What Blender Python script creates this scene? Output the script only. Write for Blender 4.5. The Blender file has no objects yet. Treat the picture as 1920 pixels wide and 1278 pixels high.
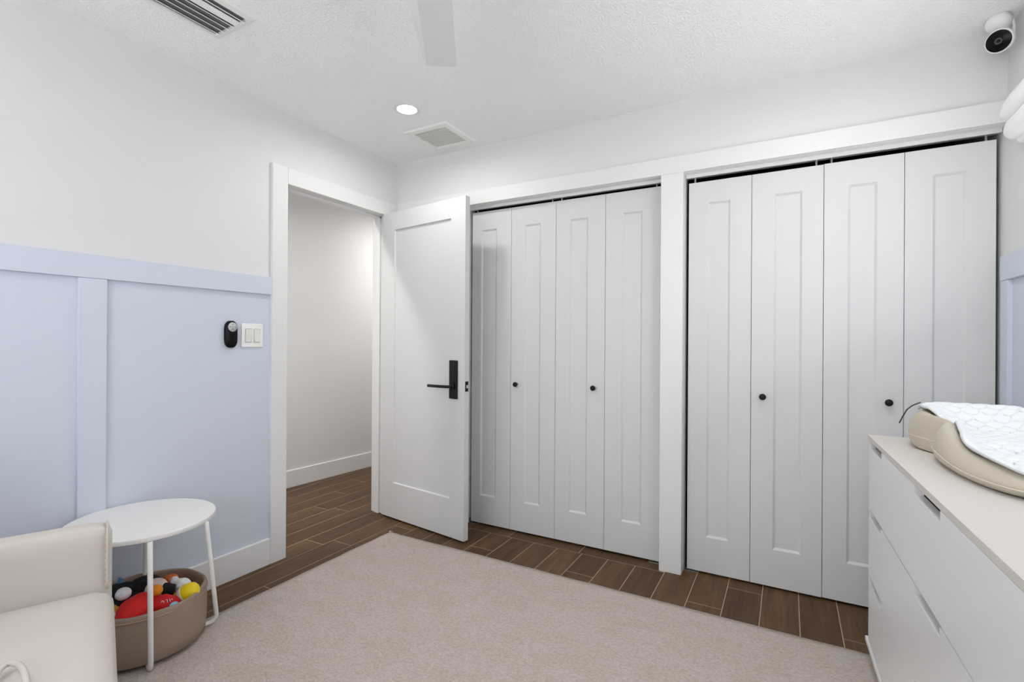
import bpy, bmesh, math, random
from mathutils import Vector, Matrix
random.seed(7)
PI = math.pi
scene = bpy.context.scene
COL = scene.collection

# ------------------------------------------------------------------ camera
FPX, YAW, ROLL, PITCH = 927.64, .5084, .0062, .001
CAM = Vector((2.4189, -2.6605, 1.1931))
_F = Vector((-math.sin(YAW), math.cos(YAW), 0)); _R = Vector((math.cos(YAW), math.sin(YAW), 0)); _U = Vector((0, 0, 1))
_F2 = _F*math.cos(PITCH) + _U*math.sin(PITCH); _U2 = _U*math.cos(PITCH) - _F*math.sin(PITCH)
_r = _R*math.cos(ROLL) + _U2*math.sin(ROLL); _u = _U2*math.cos(ROLL) - _R*math.sin(ROLL)
cd = bpy.data.cameras.new('camera'); cam = bpy.data.objects.new('camera', cd); COL.objects.link(cam)
cd.sensor_width = 36; cd.lens = FPX/1920*36; cd.clip_start = .02
M = Matrix.Identity(4)
for i in range(3):
    M[i][0], M[i][1], M[i][2], M[i][3] = _r[i], _u[i], -_F2[i], CAM[i]
cam.matrix_world = M
scene.camera = cam

# ------------------------------------------------------------------ world, light, exposure
H, W, YF = 2.44, 3.1735, -3.75          # ceiling height, right wall, wall behind the camera
w = bpy.data.worlds.new('sky'); scene.world = w; w.use_nodes = True
bg = w.node_tree.nodes['Background']; bg.inputs[0].default_value = (.86, .93, 1, 1); bg.inputs[1].default_value = 1.5
vs = scene.view_settings
vs.view_transform = 'Standard'; vs.look = 'None'; vs.gamma = 1; vs.use_curve_mapping = False; vs.exposure = .08
try:
    scene.cycles.use_denoising = True
    scene.cycles.max_bounces = 12; scene.cycles.diffuse_bounces = 8
    scene.cycles.sample_clamp_indirect = 6
except Exception:
    pass

def area(name, loc, size, power, rot, color=(1, 1, 1), shape='RECTANGLE', spread=180):
    l = bpy.data.lights.new(name, 'AREA'); l.shape = shape; l.size = size[0]
    if shape == 'RECTANGLE': l.size_y = size[1]
    l.energy = power; l.color = color; l.spread = math.radians(spread)
    o = bpy.data.objects.new(name, l); COL.objects.link(o); o.location = loc; o.rotation_euler = rot
    return o
P_SIDE, P_REAR, T_REAR, P_SUN, LP, HLP = 12, 30, 46, 30, 4.9, 15.0
# daylight through the right-hand window; the rear one is an added frontal fill
area('daylight_side', (W+.16, -1.05, 1.42), (1.5, .95), P_SIDE, (0, PI/2 + math.radians(62), 0), (.985, .992, 1))
area('fill_rear', (1.55, YF-.16, 1.45), (2.2, 1.3), P_REAR, (PI/2 + math.radians(T_REAR), 0, 0), (.98, .99, 1))

# sunlight added through the rear window; its rug bounce lifts the ceiling
sn = bpy.data.lights.new('bounce_sun', 'SUN'); sn.energy = P_SUN; sn.angle = math.radians(1.5); sn.color = (.96, .985, 1)
so = bpy.data.objects.new('bounce_sun', sn); COL.objects.link(so); so.location = (1.5, -6, 5)
so.rotation_euler = Vector((.02, .60, -.80)).to_track_quat('-Z', 'Y').to_euler()

# ------------------------------------------------------------------ materials
MATS = {}
def mat(name, col, rough=.5, metal=0, spec=.4, bump=None, var=None, coat=0):
    """bump=(scale,strength,distance[,detail]); var=(scale, amount) faint natural colour variation"""
    m = bpy.data.materials.new(name); m.use_nodes = True; nt = m.node_tree; b = nt.nodes['Principled BSDF']
    b.inputs['Base Color'].default_value = (*col, 1); b.inputs['Roughness'].default_value = rough
    b.inputs['Metallic'].default_value = metal; b.inputs['Specular IOR Level'].default_value = spec
    if coat: b.inputs['Coat Weight'].default_value = coat
    tc = nt.nodes.new('ShaderNodeTexCoord')
    if bump:
        n = nt.nodes.new('ShaderNodeTexNoise'); n.inputs['Scale'].default_value = bump[0]; n.inputs['Detail'].default_value = bump[3] if len(bump) > 3 else 3
        nt.links.new(tc.outputs['Object'], n.inputs['Vector'])
        bp = nt.nodes.new('ShaderNodeBump'); bp.inputs['Strength'].default_value = bump[1]; bp.inputs['Distance'].default_value = bump[2]
        nt.links.new(n.outputs['Fac'], bp.inputs['Height']); nt.links.new(bp.outputs['Normal'], b.inputs['Normal'])
    if var:
        n = nt.nodes.new('ShaderNodeTexNoise'); n.inputs['Scale'].default_value = var[0]; n.inputs['Detail'].default_value = 4
        nt.links.new(tc.outputs['Object'], n.inputs['Vector'])
        mx = nt.nodes.new('ShaderNodeMix'); mx.data_type = 'RGBA'
        mx.inputs[6].default_value = tuple(c*(1-var[1]) for c in col) + (1,); mx.inputs[7].default_value = tuple(min(1, c*(1+var[1])) for c in col) + (1,)
        nt.links.new(n.outputs['Fac'], mx.inputs[0]); nt.links.new(mx.outputs[2], b.inputs['Base Color'])
    MATS[name] = m
    return m
def emis(name, col, s):
    m = bpy.data.materials.new(name); m.use_nodes = True; nt = m.node_tree; b = nt.nodes['Principled BSDF']
    b.inputs['Base Color'].default_value = (*col, 1); b.inputs['Emission Color'].default_value = (*col, 1); b.inputs['Emission Strength'].default_value = s
    MATS[name] = m; return m

mat('wall_white', (.69, .69, .69), .6, bump=(220, .06, .002))
mat('ceiling_white', (.93, .93, .93), .8, bump=(120, .7, .012, 6), var=(150, .03))
mat('wainscot_blue', (.585, .63, .72), .5, bump=(160, .03, .001))
mat('trim_white', (.73, .73, .727), .42)
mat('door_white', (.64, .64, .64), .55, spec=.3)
mat('void_shade', (.03, .03, .03), .8)  # near-black base colour stands in for shade inside closets and dresser
mat('gap_shade_grey', (.24, .24, .24), .8)  # grey that paints the shade in the gaps between register louvers
mat('track_metal', (.62, .62, .62), .4, .6)
mat('black_metal', (.006, .006, .006), .45, spec=.3)
mat('steel', (.6, .6, .58), .35, 1)
mat('grout', (.46, .32, .22), .85, bump=(300, .2, .001))
mat('plastic_white', (.82, .82, .80), .35)
mat('plastic_ivory', (.74, .73, .69), .35)
mat('plastic_black', (.004, .004, .004), .25, spec=.15)
mat('lens_grey', (.06, .06, .055), .4)
mat('label_grey', (.42, .42, .42), .5)
mat('ink_dark', (.05, .05, .05), .6)
mat('table_white', (.75, .74, .72), .4)
mat('leather_cream', (.60, .55, .505), .48, bump=(420, .10, .0008), var=(6, .02))
mat('thread_cream', (.72, .65, .55), .7)
mat('foam_cream', (.50, .445, .36), .42, var=(5, .02))
mat('liner_white', (.76, .77, .79), .75, bump=(700, .12, .0006))
mat('dresser_white', (.77, .775, .78), .33)
mat('dresser_top', (.62, .595, .56), .5, bump=(60, .02, .0005))
mat('shade_fabric', (.88, .87, .87), .85, bump=(900, .12, .0005))
mat('red_plush', (.62, .012, .012), .75, bump=(500, .4, .002))
mat('black_plush', (.008, .008, .010), .85, bump=(500, .4, .002))
mat('pink_plush', (.72, .58, .53), .8, bump=(600, .2, .001))
mat('white_plush', (.78, .79, .82), .8, bump=(600, .2, .001))
mat('orange_plush', (.80, .27, .02), .75, bump=(600, .2, .001))
mat('orange_crinkle', (.62, .14, .02), .35, bump=(60, .8, .01))
mat('yellow_plastic', (.85, .62, .01), .4)
mat('band_grey', (.55, .56, .48), .5)
mat('blue_toy', (.08, .22, .38), .5)
mat('light_blue', (.24, .48, .68), .5)
mat('mustard', (.60, .30, .03), .7, bump=(400, .3, .002))
mat('fan_white', (.72, .72, .72), .5)
mat('window_frame', (.85, .85, .85), .4)
emis('lamp_glow', (1, .98, .95), 14)
g = mat('glass', (1, 1, 1), .02); g.node_tree.nodes['Principled BSDF'].inputs['Transmission Weight'].default_value = 1
g.node_tree.nodes['Principled BSDF'].inputs['IOR'].default_value = 1.02

def wood():
    m = bpy.data.materials.new('wood_tile'); m.use_nodes = True; nt = m.node_tree; b = nt.nodes['Principled BSDF']
    N = nt.nodes.new; L = nt.links.new
    tc = N('ShaderNodeTexCoord'); oi = N('ShaderNodeObjectInfo')
    mp = N('ShaderNodeMapping'); mp.inputs['Scale'].default_value = (26, 2.2, 1)
    add = N('ShaderNodeVectorMath'); add.operation = 'ADD'
    rs = N('ShaderNodeVectorMath'); rs.operation = 'SCALE'; rs.inputs[3].default_value = 40
    cmb = N('ShaderNodeCombineXYZ')
    for i in range(3): L(oi.outputs['Random'], cmb.inputs[i])
    L(cmb.outputs[0], rs.inputs[0]); L(tc.outputs['Object'], mp.inputs[0]); L(mp.outputs[0], add.inputs[0]); L(rs.outputs[0], add.inputs[1])
    n1 = N('ShaderNodeTexNoise'); n1.inputs['Scale'].default_value = 1.3; n1.inputs['Detail'].default_value = 8; n1.inputs['Distortion'].default_value = 1.1
    L(add.outputs[0], n1.inputs['Vector'])
    n2 = N('ShaderNodeTexNoise'); n2.inputs['Scale'].default_value = .35; n2.inputs['Detail'].default_value = 3; L(add.outputs[0], n2.inputs['Vector'])
    cr = N('ShaderNodeValToRGB'); e = cr.color_ramp.elements
    e[0].position = .28; e[0].color = (.050, .027, .0125, 1); e[1].position = .72; e[1].color = (.140, .078, .037, 1)
    mid = cr.color_ramp.elements.new(.5); mid.color = (.095, .052, .0245, 1)
    mixf = N('ShaderNodeMath'); mixf.operation = 'MULTIPLY_ADD'; mixf.inputs[1].default_value = .65; L(n1.outputs['Fac'], mixf.inputs[0])
    h = N('ShaderNodeMath'); h.operation = 'MULTIPLY'; h.inputs[1].default_value = .35; L(n2.outputs['Fac'], h.inputs[0]); L(h.outputs[0], mixf.inputs[2])
    L(mixf.outputs[0], cr.inputs[0])
    hs = N('ShaderNodeHueSaturation'); L(cr.outputs[0], hs.inputs['Color'])
    mr = N('ShaderNodeMapRange'); mr.inputs[3].default_value = .85; mr.inputs[4].default_value = 1.18; L(oi.outputs['Random'], mr.inputs[0]); L(mr.outputs[0], hs.inputs['Value'])
    L(hs.outputs[0], b.inputs['Base Color']); b.inputs['Roughness'].default_value = .45; b.inputs['Specular IOR Level'].default_value = .2
    bp = N('ShaderNodeBump'); bp.inputs['Strength'].default_value = .15; bp.inputs['Distance'].default_value = .002; L(n1.outputs['Fac'], bp.inputs['Height']); L(bp.outputs[0], b.inputs['Normal'])
    MATS['wood_tile'] = m
wood()
def rugmat():
    m = bpy.data.materials.new('rug_wool'); m.use_nodes = True; nt = m.node_tree; b = nt.nodes['Principled BSDF']
    N = nt.nodes.new; L = nt.links.new
    tc = N('ShaderNodeTexCoord')
    mp = N('ShaderNodeMapping'); mp.inputs['Scale'].default_value = (85, 125, 60); L(tc.outputs['Object'], mp.inputs[0])
    n1 = N('ShaderNodeTexNoise'); n1.inputs['Scale'].default_value = 1; n1.inputs['Detail'].default_value = 7; n1.inputs['Roughness'].default_value = .7; L(mp.outputs[0], n1.inputs['Vector'])
    mp2 = N('ShaderNodeMapping'); mp2.inputs['Scale'].default_value = (7, 11, 1); L(tc.outputs['Object'], mp2.inputs[0])
    n2 = N('ShaderNodeTexNoise'); n2.inputs['Scale'].default_value = 1; n2.inputs['Detail'].default_value = 5; L(mp2.outputs[0], n2.inputs['Vector'])
    cr = N('ShaderNodeValToRGB'); e = cr.color_ramp.elements
    e[0].position = .36; e[0].color = (.30, .245, .21, 1); e[1].position = .64; e[1].color = (.62, .545, .49, 1); L(n1.outputs['Fac'], cr.inputs[0])
    cr2 = N('ShaderNodeValToRGB'); e = cr2.color_ramp.elements
    e[0].position = .38; e[0].color = (.50, .445, .37, 1); e[1].position = .60; e[1].color = (.545, .475, .455, 1); L(n2.outputs['Fac'], cr2.inputs[0])
    mx = N('ShaderNodeMix'); mx.data_type = 'RGBA'; mx.inputs[0].default_value = .5; L(cr.outputs[0], mx.inputs[6]); L(cr2.outputs[0], mx.inputs[7])
    L(mx.outputs[2], b.inputs['Base Color']); b.inputs['Roughness'].default_value = .95; b.inputs['Specular IOR Level'].default_value = .1
    bp = N('ShaderNodeBump'); bp.inputs['Strength'].default_value = .55; bp.inputs['Distance'].default_value = .006; L(n1.outputs['Fac'], bp.inputs['Height']); L(bp.outputs[0], b.inputs['Normal'])
    MATS['rug_wool'] = m
rugmat()
def weave():
    m = bpy.data.materials.new('basket_weave'); m.use_nodes = True; nt = m.node_tree; b = nt.nodes['Principled BSDF']
    N = nt.nodes.new; L = nt.links.new
    tc = N('ShaderNodeTexCoord'); wv = []
    uv = tc.outputs['UV']
    for rot in (.75, -.75):
        mp = N('ShaderNodeMapping'); mp.inputs['Rotation'].default_value = (0, 0, rot); L(uv, mp.inputs[0])
        wx = N('ShaderNodeTexWave'); wx.inputs['Scale'].default_value = 95; wx.inputs['Distortion'].default_value = .6; L(mp.outputs[0], wx.inputs['Vector']); wv.append(wx)
    mx = N('ShaderNodeMath'); mx.operation = 'MULTIPLY'; L(wv[0].outputs['Fac'], mx.inputs[0]); L(wv[1].outputs['Fac'], mx.inputs[1])
    cr = N('ShaderNodeValToRGB'); e = cr.color_ramp.elements; e[0].color = (.225, .165, .125, 1); e[1].color = (.52, .42, .335, 1); e[1].position = .5; L(mx.outputs[0], cr.inputs[0])
    L(cr.outputs[0], b.inputs['Base Color']); b.inputs['Roughness'].default_value = .9; b.inputs['Specular IOR Level'].default_value = .15
    bp = N('ShaderNodeBump'); bp.inputs['Strength'].default_value = .5; bp.inputs['Distance'].default_value = .002; L(mx.outputs[0], bp.inputs['Height']); L(bp.outputs[0], b.inputs['Normal'])
    MATS['basket_weave'] = m
weave()

# ------------------------------------------------------------------ mesh helpers
def box(bm, x0, x1, y0, y1, z0, z1, mtx=None):
    vs_ = [bm.verts.new((x, y, z)) for x in (x0, x1) for y in (y0, y1) for z in (z0, z1)]
    for f in ((0, 1, 3, 2), (4, 6, 7, 5), (0, 4, 5, 1), (2, 3, 7, 6), (0, 2, 6, 4), (1, 5, 7, 3)):
        bm.faces.new([vs_[i] for i in f])
    if mtx:
        for v in vs_: v.co = mtx @ v.co
    return vs_
def tube(bm, pts, r, seg=12, caps=True, radii=None):
    pts = [Vector(p) for p in pts]; rings = []
    ref = None
    for i, p in enumerate(pts):
        t = (pts[min(i+1, len(pts)-1)] - pts[max(i-1, 0)]).normalized()
        if ref is None or abs(ref.dot(t)) > .95: ref = Vector((0, 0, 1)) if abs(t.z) < .9 else Vector((1, 0, 0))
        a = (ref - t*ref.dot(t)).normalized(); b = t.cross(a); ref = a
        rr = radii[i] if radii else r
        rings.append([bm.verts.new(p + (a*math.cos(2*PI*k/seg) + b*math.sin(2*PI*k/seg))*rr) for k in range(seg)])
    for i in range(len(rings)-1):
        for k in range(seg):
            bm.faces.new((rings[i][k], rings[i][(k+1) % seg], rings[i+1][(k+1) % seg], rings[i+1][k]))
    if caps:
        bm.faces.new(rings[0][::-1]); bm.faces.new(rings[-1])
def lathe(bm, prof, c=(0, 0, 0), seg=32, mtx=None, cap0=True, cap1=True):
    rings = []
    for r, z in prof:
        ring = []
        for k in range(seg):
            v = Vector((r*math.cos(2*PI*k/seg), r*math.sin(2*PI*k/seg), z))
            v = (mtx @ v) if mtx else v
            ring.append(bm.verts.new(v + Vector(c)))
        rings.append(ring)
    for i in range(len(rings)-1):
        for k in range(seg):
            bm.faces.new((rings[i][k], rings[i][(k+1) % seg], rings[i+1][(k+1) % seg], rings[i+1][k]))
    if cap0: bm.faces.new(rings[0][::-1])
    if cap1: bm.faces.new(rings[-1])
def blob(bm, c, s, rot=(0, 0, 0), noise=0, freq=3, seed=0, sub=4, power=None):
    from mathutils import noise as ns, Euler
    r = bmesh.ops.create_icosphere(bm, subdivisions=sub, radius=1)
    R = Euler(rot).to_matrix()
    for v in r['verts']:
        d = v.co.normalized(); k = 1 + (ns.noise(d*freq + Vector((seed, seed*2.3, 0)))*noise if noise else 0)
        q = Vector((d.x*s[0], d.y*s[1], d.z*s[2]))*k
        v.co = R @ q + Vector(c)
def obj(name, bm, m, parent=None, smooth=False, bevel=0, bseg=2, sub=0, label=None, cat=None, group=None, kind=None, autosm=None):
    me = bpy.data.meshes.new(name)
    bmesh.ops.recalc_face_normals(bm, faces=bm.faces)
    bm.to_mesh(me); bm.free()
    o = bpy.data.objects.new(name, me); COL.objects.link(o)
    me.materials.append(MATS[m] if isinstance(m, str) else m)
    if smooth:
        for p in me.polygons: p.use_smooth = True
    if bevel:
        b = o.modifiers.new('b', 'BEVEL'); b.width = bevel; b.segments = bseg; b.limit_method = 'ANGLE'; b.angle_limit = math.radians(40)
        b.harden_normals = True
        for p in me.polygons: p.use_smooth = True
    if sub:
        s = o.modifiers.new('s', 'SUBSURF'); s.levels = sub; s.render_levels = sub
    if parent: o.parent = parent; o.matrix_parent_inverse = parent.matrix_world.inverted()
    tag(o, label, cat, group, kind)
    return o
def tag(o, label=None, cat=None, group=None, kind=None):
    if label: o['label'] = label
    if cat: o['category'] = cat
    if group: o['group'] = group
    if kind: o['kind'] = kind
    return o
def empty(name, loc=(0, 0, 0), rz=0, **k):
    o = bpy.data.objects.new(name, None); COL.objects.link(o)
    o.matrix_world = Matrix.Translation(loc) @ Matrix.Rotation(rz, 4, 'Z'); o.empty_display_size = .05
    return tag(o, **k)
def bx(*a):
    bm = bmesh.new(); box(bm, *a); return bm
def BM(): return bmesh.new()

# ------------------------------------------------------------------ room shell
Y0, Y1 = -.884, -.105          # doorway between its jambs
T = .115                        # wall thickness
ZD = 2.052
HX = -1.06                      # far hallway wall
OP1, OP2, PIL = (.585, 1.835), (1.947, W), None
ZO = 2.068                      # closet opening head
YD = .06                        # face of the closet doors

floor = obj('floor', bx(-1.25, W+.2, YF-.2, 2.6, -.08, -.0006), 'grout', kind='structure', label='dark brown wood-look plank floor with pale joints')
# planks, one by one
PW, X00 = .151, .2045
known = {**{k: -.45 - .4*((k*.618) % 1) for k in (2, 3, 5, 6, 7, 9, 10, 11, 14, 15, 17)}, 0: -1.146, 4: -.248, 8: -.264, 12: -.265, 13: -.030, 16: -.255, -2: -.667, -4: -.195, 1: -.60}
mesh_cache = {}
def plank_mesh(wd, ln):
    key = (round(wd, 3), round(ln, 3))
    if key not in mesh_cache:
        bm = BM(); g_, c = .0017, .0005
        a = [(g_, g_), (wd-g_, g_), (wd-g_, ln-g_), (g_, ln-g_)]
        lo = [bm.verts.new((x, y, -.006)) for x, y in a]; mi = [bm.verts.new((x, y, -c)) for x, y in a]
        tp = [bm.verts.new((x + (c if x < wd/2 else -c), y + (c if y < ln/2 else -c), 0)) for x, y in a]
        for q in range(4):
            n_ = (q+1) % 4
            bm.faces.new((lo[q], lo[n_], mi[n_], mi[q])); bm.faces.new((mi[q], mi[n_], tp[n_], tp[q]))
        bm.faces.new(tp)
        me = bpy.data.meshes.new('plank'); bm.to_mesh(me); bm.free(); me.materials.append(MATS['wood_tile']); mesh_cache[key] = me
    return mesh_cache[key]
LEN = .910
for k in range(-9, 20):
    xa = X00 + PW*k; wd = PW
    if xa > W: break
    if xa + wd > W: wd = round(W - xa + .002, 3)
    closet1 = .58 < xa + PW/2 < 1.84
    y_end = -.026 if closet1 else (.62 if xa > 1.8 else 1.3 if xa < -.15 else .05)
    y_beg = YF
    j = known.get(k, -((k*.347) % 1)*LEN)
    cuts = [j + LEN*i for i in range(-6, 4)]
    ys = [y_beg] + [c for c in cuts if y_beg + .03 < c < y_end - .03] + [y_end]
    for a, b_ in zip(ys[:-1], ys[1:]):
        o = bpy.data.objects.new('plank', plank_mesh(wd, b_ - a)); COL.objects.link(o); o.parent = floor; o.location = (xa, a, 0)
# boards laid lengthwise just inside the first closet
for a, b_ in ((.585, .931), (.931, 1.39), (1.39, 1.84)):
    for r_ in range(4):
        o = bpy.data.objects.new('plank', plank_mesh(b_ - a, .151)); COL.objects.link(o); o.parent = floor; o.location = (a, -.026 + .151*r_, 0)

ceil = obj('ceiling', bx(-.0, W+.15, YF-.15, .0, H, H+.1), 'ceiling_white', kind='structure', label='white textured ceiling')
# left wall with doorway
bm = BM()
box(bm, -T, 0, YF-.15, Y0-.02, 0, H); box(bm, -T, 0, Y1+.02, .75, 0, H); box(bm, -T, 0, Y0-.02, Y1+.02, ZD+.02, H)
wl = obj('wall_left', bm, 'wall_white', kind='structure', label='white wall with pale blue board wainscot and doorway')
# right wall with window opening
WY0, WY1, WZ0, WZ1 = -1.75, -.30, .96, 2.10
bm = BM()
box(bm, W, W+.14, WY1, .75, 0, H); box(bm, W, W+.14, YF-.15, WY0, 0, H); box(bm, W, W+.14, WY0, WY1, 0, WZ0); box(bm, W, W+.14, WY0, WY1, WZ1, H)
wr = obj('wall_right', bm, 'wall_white', kind='structure', label='white wall with pale blue wainscot beside the closet')
# closet wall
bm = BM()
box(bm, 0, OP1[0]-.02, 0, .11, 0, H); box(bm, OP1[1]+.02, OP2[0]-.02, 0, .11, 0, H)
box(bm, OP1[0]-.02, OP1[1]+.02, 0, .11, ZO+.0, H); box(bm, OP2[0]-.02, W, 0, .11, ZO, H)
wb = obj('wall_back', bm, 'wall_white', kind='structure', label='white wall above the closets')
# wall behind the camera with an added window for frontal fill
bm = BM(); FX0, FX1, FZ0, FZ1 = .5, 2.6, .85, 2.1
box(bm, -T, FX0, YF-.14, YF, 0, H); box(bm, FX1, W+.14, YF-.14, YF, 0, H); box(bm, FX0, FX1, YF-.14, YF, 0, FZ0); box(bm, FX0, FX1, YF-.14, YF, FZ1, H)
obj('wall_front', bm, 'wall_white', kind='structure', label='white wall with an added fill window')
# closet interior and hallway shell
bm = BM(); box(bm, .0, W+.14, .70, .75, 0, H); box(bm, OP1[1]+.03, OP2[0]-.03, .11, .70, 0, H); box(bm, .0, W, .11, .7, H-.2, H-.15)
obj('wall_closet', bm, 'void_shade', kind='structure', label='inside of the closets with its shade painted near-black')
hall_a, hall_b = Vector((-1.091, -.06)), Vector((-1.024, .798)); hd = (hall_b-hall_a).normalized(); hn = Vector((-hd.y, hd.x))
Mh = Matrix.Translation((hall_a.x, hall_a.y, 0)) @ Matrix.Rotation(math.atan2(hd.y, hd.x), 4, 'Z')
bm = BM(); box(bm, -2.0, 2.6, .016, .12, 0, H, Mh)
obj('wall_hall', bm, 'wall_white', kind='structure', label='plain white hallway wall seen through the doorway')
bm = BM(); box(bm, -2.0, 2.6, 0, .02, 0, .138, Mh)
obj('baseboard_hall', bm, 'trim_white', bevel=.003, kind='structure', label='white baseboard along the hallway wall')
obj('ceiling_hall', bx(-1.5, -T, -2.2, 2.6, H, H+.1), 'wall_white', kind='structure', label='white hallway ceiling')
bm = BM(); box(bm, -1.5, -T, 2.2, 2.3, 0, H); box(bm, -1.5, -T, -2.2, -2.1, 0, H); box(bm, -T, -.0, .75, 2.3, 0, H)
obj('wall_hall_end', bm, 'wall_white', kind='structure', label='white end wall of the hallway')

# wainscot on the left wall
ZR0, ZR1 = 1.433, 1.526
YC0 = -.981
def child(name, bm, m, parent, **k): return obj(name, bm, m, parent, **k)
child('wainscot_rail', bx(0, .02, YF, YC0, ZR0, ZR1), 'wainscot_blue', wl, bevel=.002, label='pale blue cap rail')
st = -1.804
edges = [YC0]
while st > YF:
    child('wainscot_stile', bx(0, .018, st, st+.093, .138, ZR0), 'wainscot_blue', wl, bevel=.002, label='pale blue vertical board')
    edges += [st+.093, st]; st -= .823
edges.append(YF)
for a, b_ in zip(edges[0::2], edges[1::2]):
    child('wainscot_panel', bx(-.001, .004, b_, a, .13, ZR0), 'wainscot_blue', wl, label='flat pale blue panel')
# wainscot on the right wall
child('wainscot_rail', bx(W-.02, W, YF, .0, ZR0+.01, ZR1+.015), 'wainscot_blue', wr, bevel=.002, label='pale blue cap rail')
child('wainscot_stile', bx(W-.018, W, -.075, .0, .138, ZR0+.01), 'wainscot_blue', wr, bevel=.002, label='pale blue vertical board')
child('wainscot_panel', bx(W-.004, W+.001, WY1+.09, -.075, .13, ZR0+.01), 'wainscot_blue', wr, label='flat pale blue panel')
child('wainscot_panel', bx(W-.004, W+.001, YF, WY1+.09, .13, WZ0-.09), 'wainscot_blue', wr, label='flat pale blue panel')

obj('baseboard_left', bx(0, .019, YF, YC0, 0.0, .138), 'trim_white', bevel=.003, kind='structure', label='white baseboard under the blue wainscot')
obj('baseboard_right', bx(W-.019, W, YF, -.0, 0, .138), 'trim_white', bevel=.003, kind='structure', label='white baseboard behind the dresser')
obj('baseboard_back', bx(.1, OP1[0]-.1, -.018, 0, 0, .138), 'trim_white', bevel=.003, kind='structure', label='short white baseboard behind the open door')

# door casing (trim_1) and jamb
t1 = empty('trim_1', (0, Y0, 0), kind='structure', label='white casing around the hallway doorway')
obj('casing', bx(-.0, .02, YC0, -.889, 0, 2.142), 'trim_white', t1, bevel=.002)
obj('casing', bx(-.0, .02, -.100, -.004, 0, 2.142), 'trim_white', t1, bevel=.002)
obj('casing', bx(-.0, .0203, -.889, -.100, 2.050, 2.142), 'trim_white', t1, bevel=.002)
for nm, a in (('jamb', (-T, .0, Y0-.02, Y0, 0, ZD)), ('jamb', (-T, .0, Y1, Y1+.02, 0, ZD)), ('jamb', (-T, .0, Y0-.02, Y1+.02, ZD-.0, ZD+.02)),
              ('door_stop', (-.085, -.05, Y0, Y0+.012, 0, ZD)), ('door_stop', (-.085, -.05, Y1-.012, Y1, 0, ZD)), ('door_stop', (-.085, -.05, Y0, Y1, ZD-.012, ZD)),
              ('casing', (-T-.018, -T, Y1+.005, Y1+.095, 0, 2.142)), ('casing', (-T-.018, -T, Y0-.095, Y0-.005, 0, 2.142)), ('casing', (-T-.018, -T, Y0-.095, Y1+.095, ZD+.005, 2.142))):
    obj(nm, bx(*a), 'trim_white', t1, bevel=.0015)

# closet casing
t2 = empty('trim_2', (1.9, 0, 0), kind='structure', label='white boards framing the two closet openings')
obj('header_board', bx(.02, W, -.02, 0, ZO, 2.155), 'trim_white', t2, bevel=.002)
obj('post_board', bx(OP1[1], OP2[0], -.02, 0, 0, ZO), 'trim_white', t2, bevel=.002)
obj('post_board', bx(OP1[0]-.09, OP1[0], -.02, 0, 0, ZO), 'trim_white', t2, bevel=.002)
for a in ((OP1[1], OP1[1]+.02, -.001, .115, 0, ZO), (OP2[0]-.02, OP2[0], -.001, .115, 0, ZO), (OP1[0]-.02, OP1[0], -.001, .115, 0, ZO)):
    obj('jamb', bx(*a), 'trim_white', t2)
for a in ((OP1[0], OP1[1]), (OP2[0], W)):
    obj('head_jamb', bx(a[0], a[1], -.001, .115, ZO-.0015, ZO+.016), 'trim_white', t2)
    obj('fascia', bx(a[0]+.002, a[1]-.002, YD-.022, YD-.012, ZO-.019, ZO), 'trim_white', t2, bevel=.002)
    obj('track', bx(a[0]+.004, a[1]-.004, YD-.002, YD+.03, ZO-.012, ZO), 'track_metal', t2, label='grey metal track')

# ------------------------------------------------------------------ closet doors (bifold pairs)
LT = .032
def panel_slab(bm, w_, h_, t, sl, sr, rt, rb, dep=.009, bev=.010, back=True):
    """shaker leaf in local x (0..w), y (0 front..t), z (0..h) with one recessed panel with sloped sticking"""
    X = [0, sl, w_-sr, w_]; Z = [0, rb, h_-rt, h_]
    def face(pts): bm.faces.new([bm.verts.new(p) for p in pts])
    for y, s in ((0, 1), (t, -1)):
        if s < 0 and not back:
            face([(0, y, 0), (0, y, h_), (w_, y, h_), (w_, y, 0)]); continue
        for i in range(3):
            for k in range(3):
                if i == 1 and k == 1: continue
                face([(X[i], y, Z[k]), (X[i+1], y, Z[k]), (X[i+1], y, Z[k+1]), (X[i], y, Z[k+1])])
        o_ = [(X[1], Z[1]), (X[2], Z[1]), (X[2], Z[2]), (X[1], Z[2])]
        i_ = [(X[1]+bev, Z[1]+bev), (X[2]-bev, Z[1]+bev), (X[2]-bev, Z[2]-bev), (X[1]+bev, Z[2]-bev)]
        yi = y + s*dep
        for q in range(4):
            n_ = (q+1) % 4
            face([(o_[q][0], y, o_[q][1]), (o_[n_][0], y, o_[n_][1]), (i_[n_][0], yi, i_[n_][1]), (i_[q][0], yi, i_[q][1])])
        face([(p[0], yi, p[1]) for p in i_])
    face([(0, 0, 0), (0, t, 0), (w_, t, 0), (w_, 0, 0)]); face([(0, 0, h_), (w_, 0, h_), (w_, t, h_), (0, t, h_)])
    face([(0, 0, 0), (0, 0, h_), (0, t, h_), (0, t, 0)]); face([(w_, 0, 0), (w_, t, 0), (w_, t, h_), (w_, 0, h_)])
    bmesh.ops.remove_doubles(bm, verts=bm.verts, dist=1e-5)
def knob(parent, x, y, z):
    bm = BM(); R = Matrix.Rotation(PI/2, 4, 'X')
    lathe(bm, [(.007, 0), (.006, .004), (.0055, .010), (.010, .013), (.0145, .018), (.0155, .023), (.0145, .027), (.010, .029), (.003, .0295)], (x, y, z), 20, R)
    obj('knob', bm, 'black_metal', parent, smooth=True, label='round black knob')
leaves = [[(.600, .895), (.895, 1.201)], [(1.201, 1.509), (1.509, 1.822)], [(1.961, 2.26), (2.26, 2.563)], [(2.563, 2.862), (2.862, 3.160)]]
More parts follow.
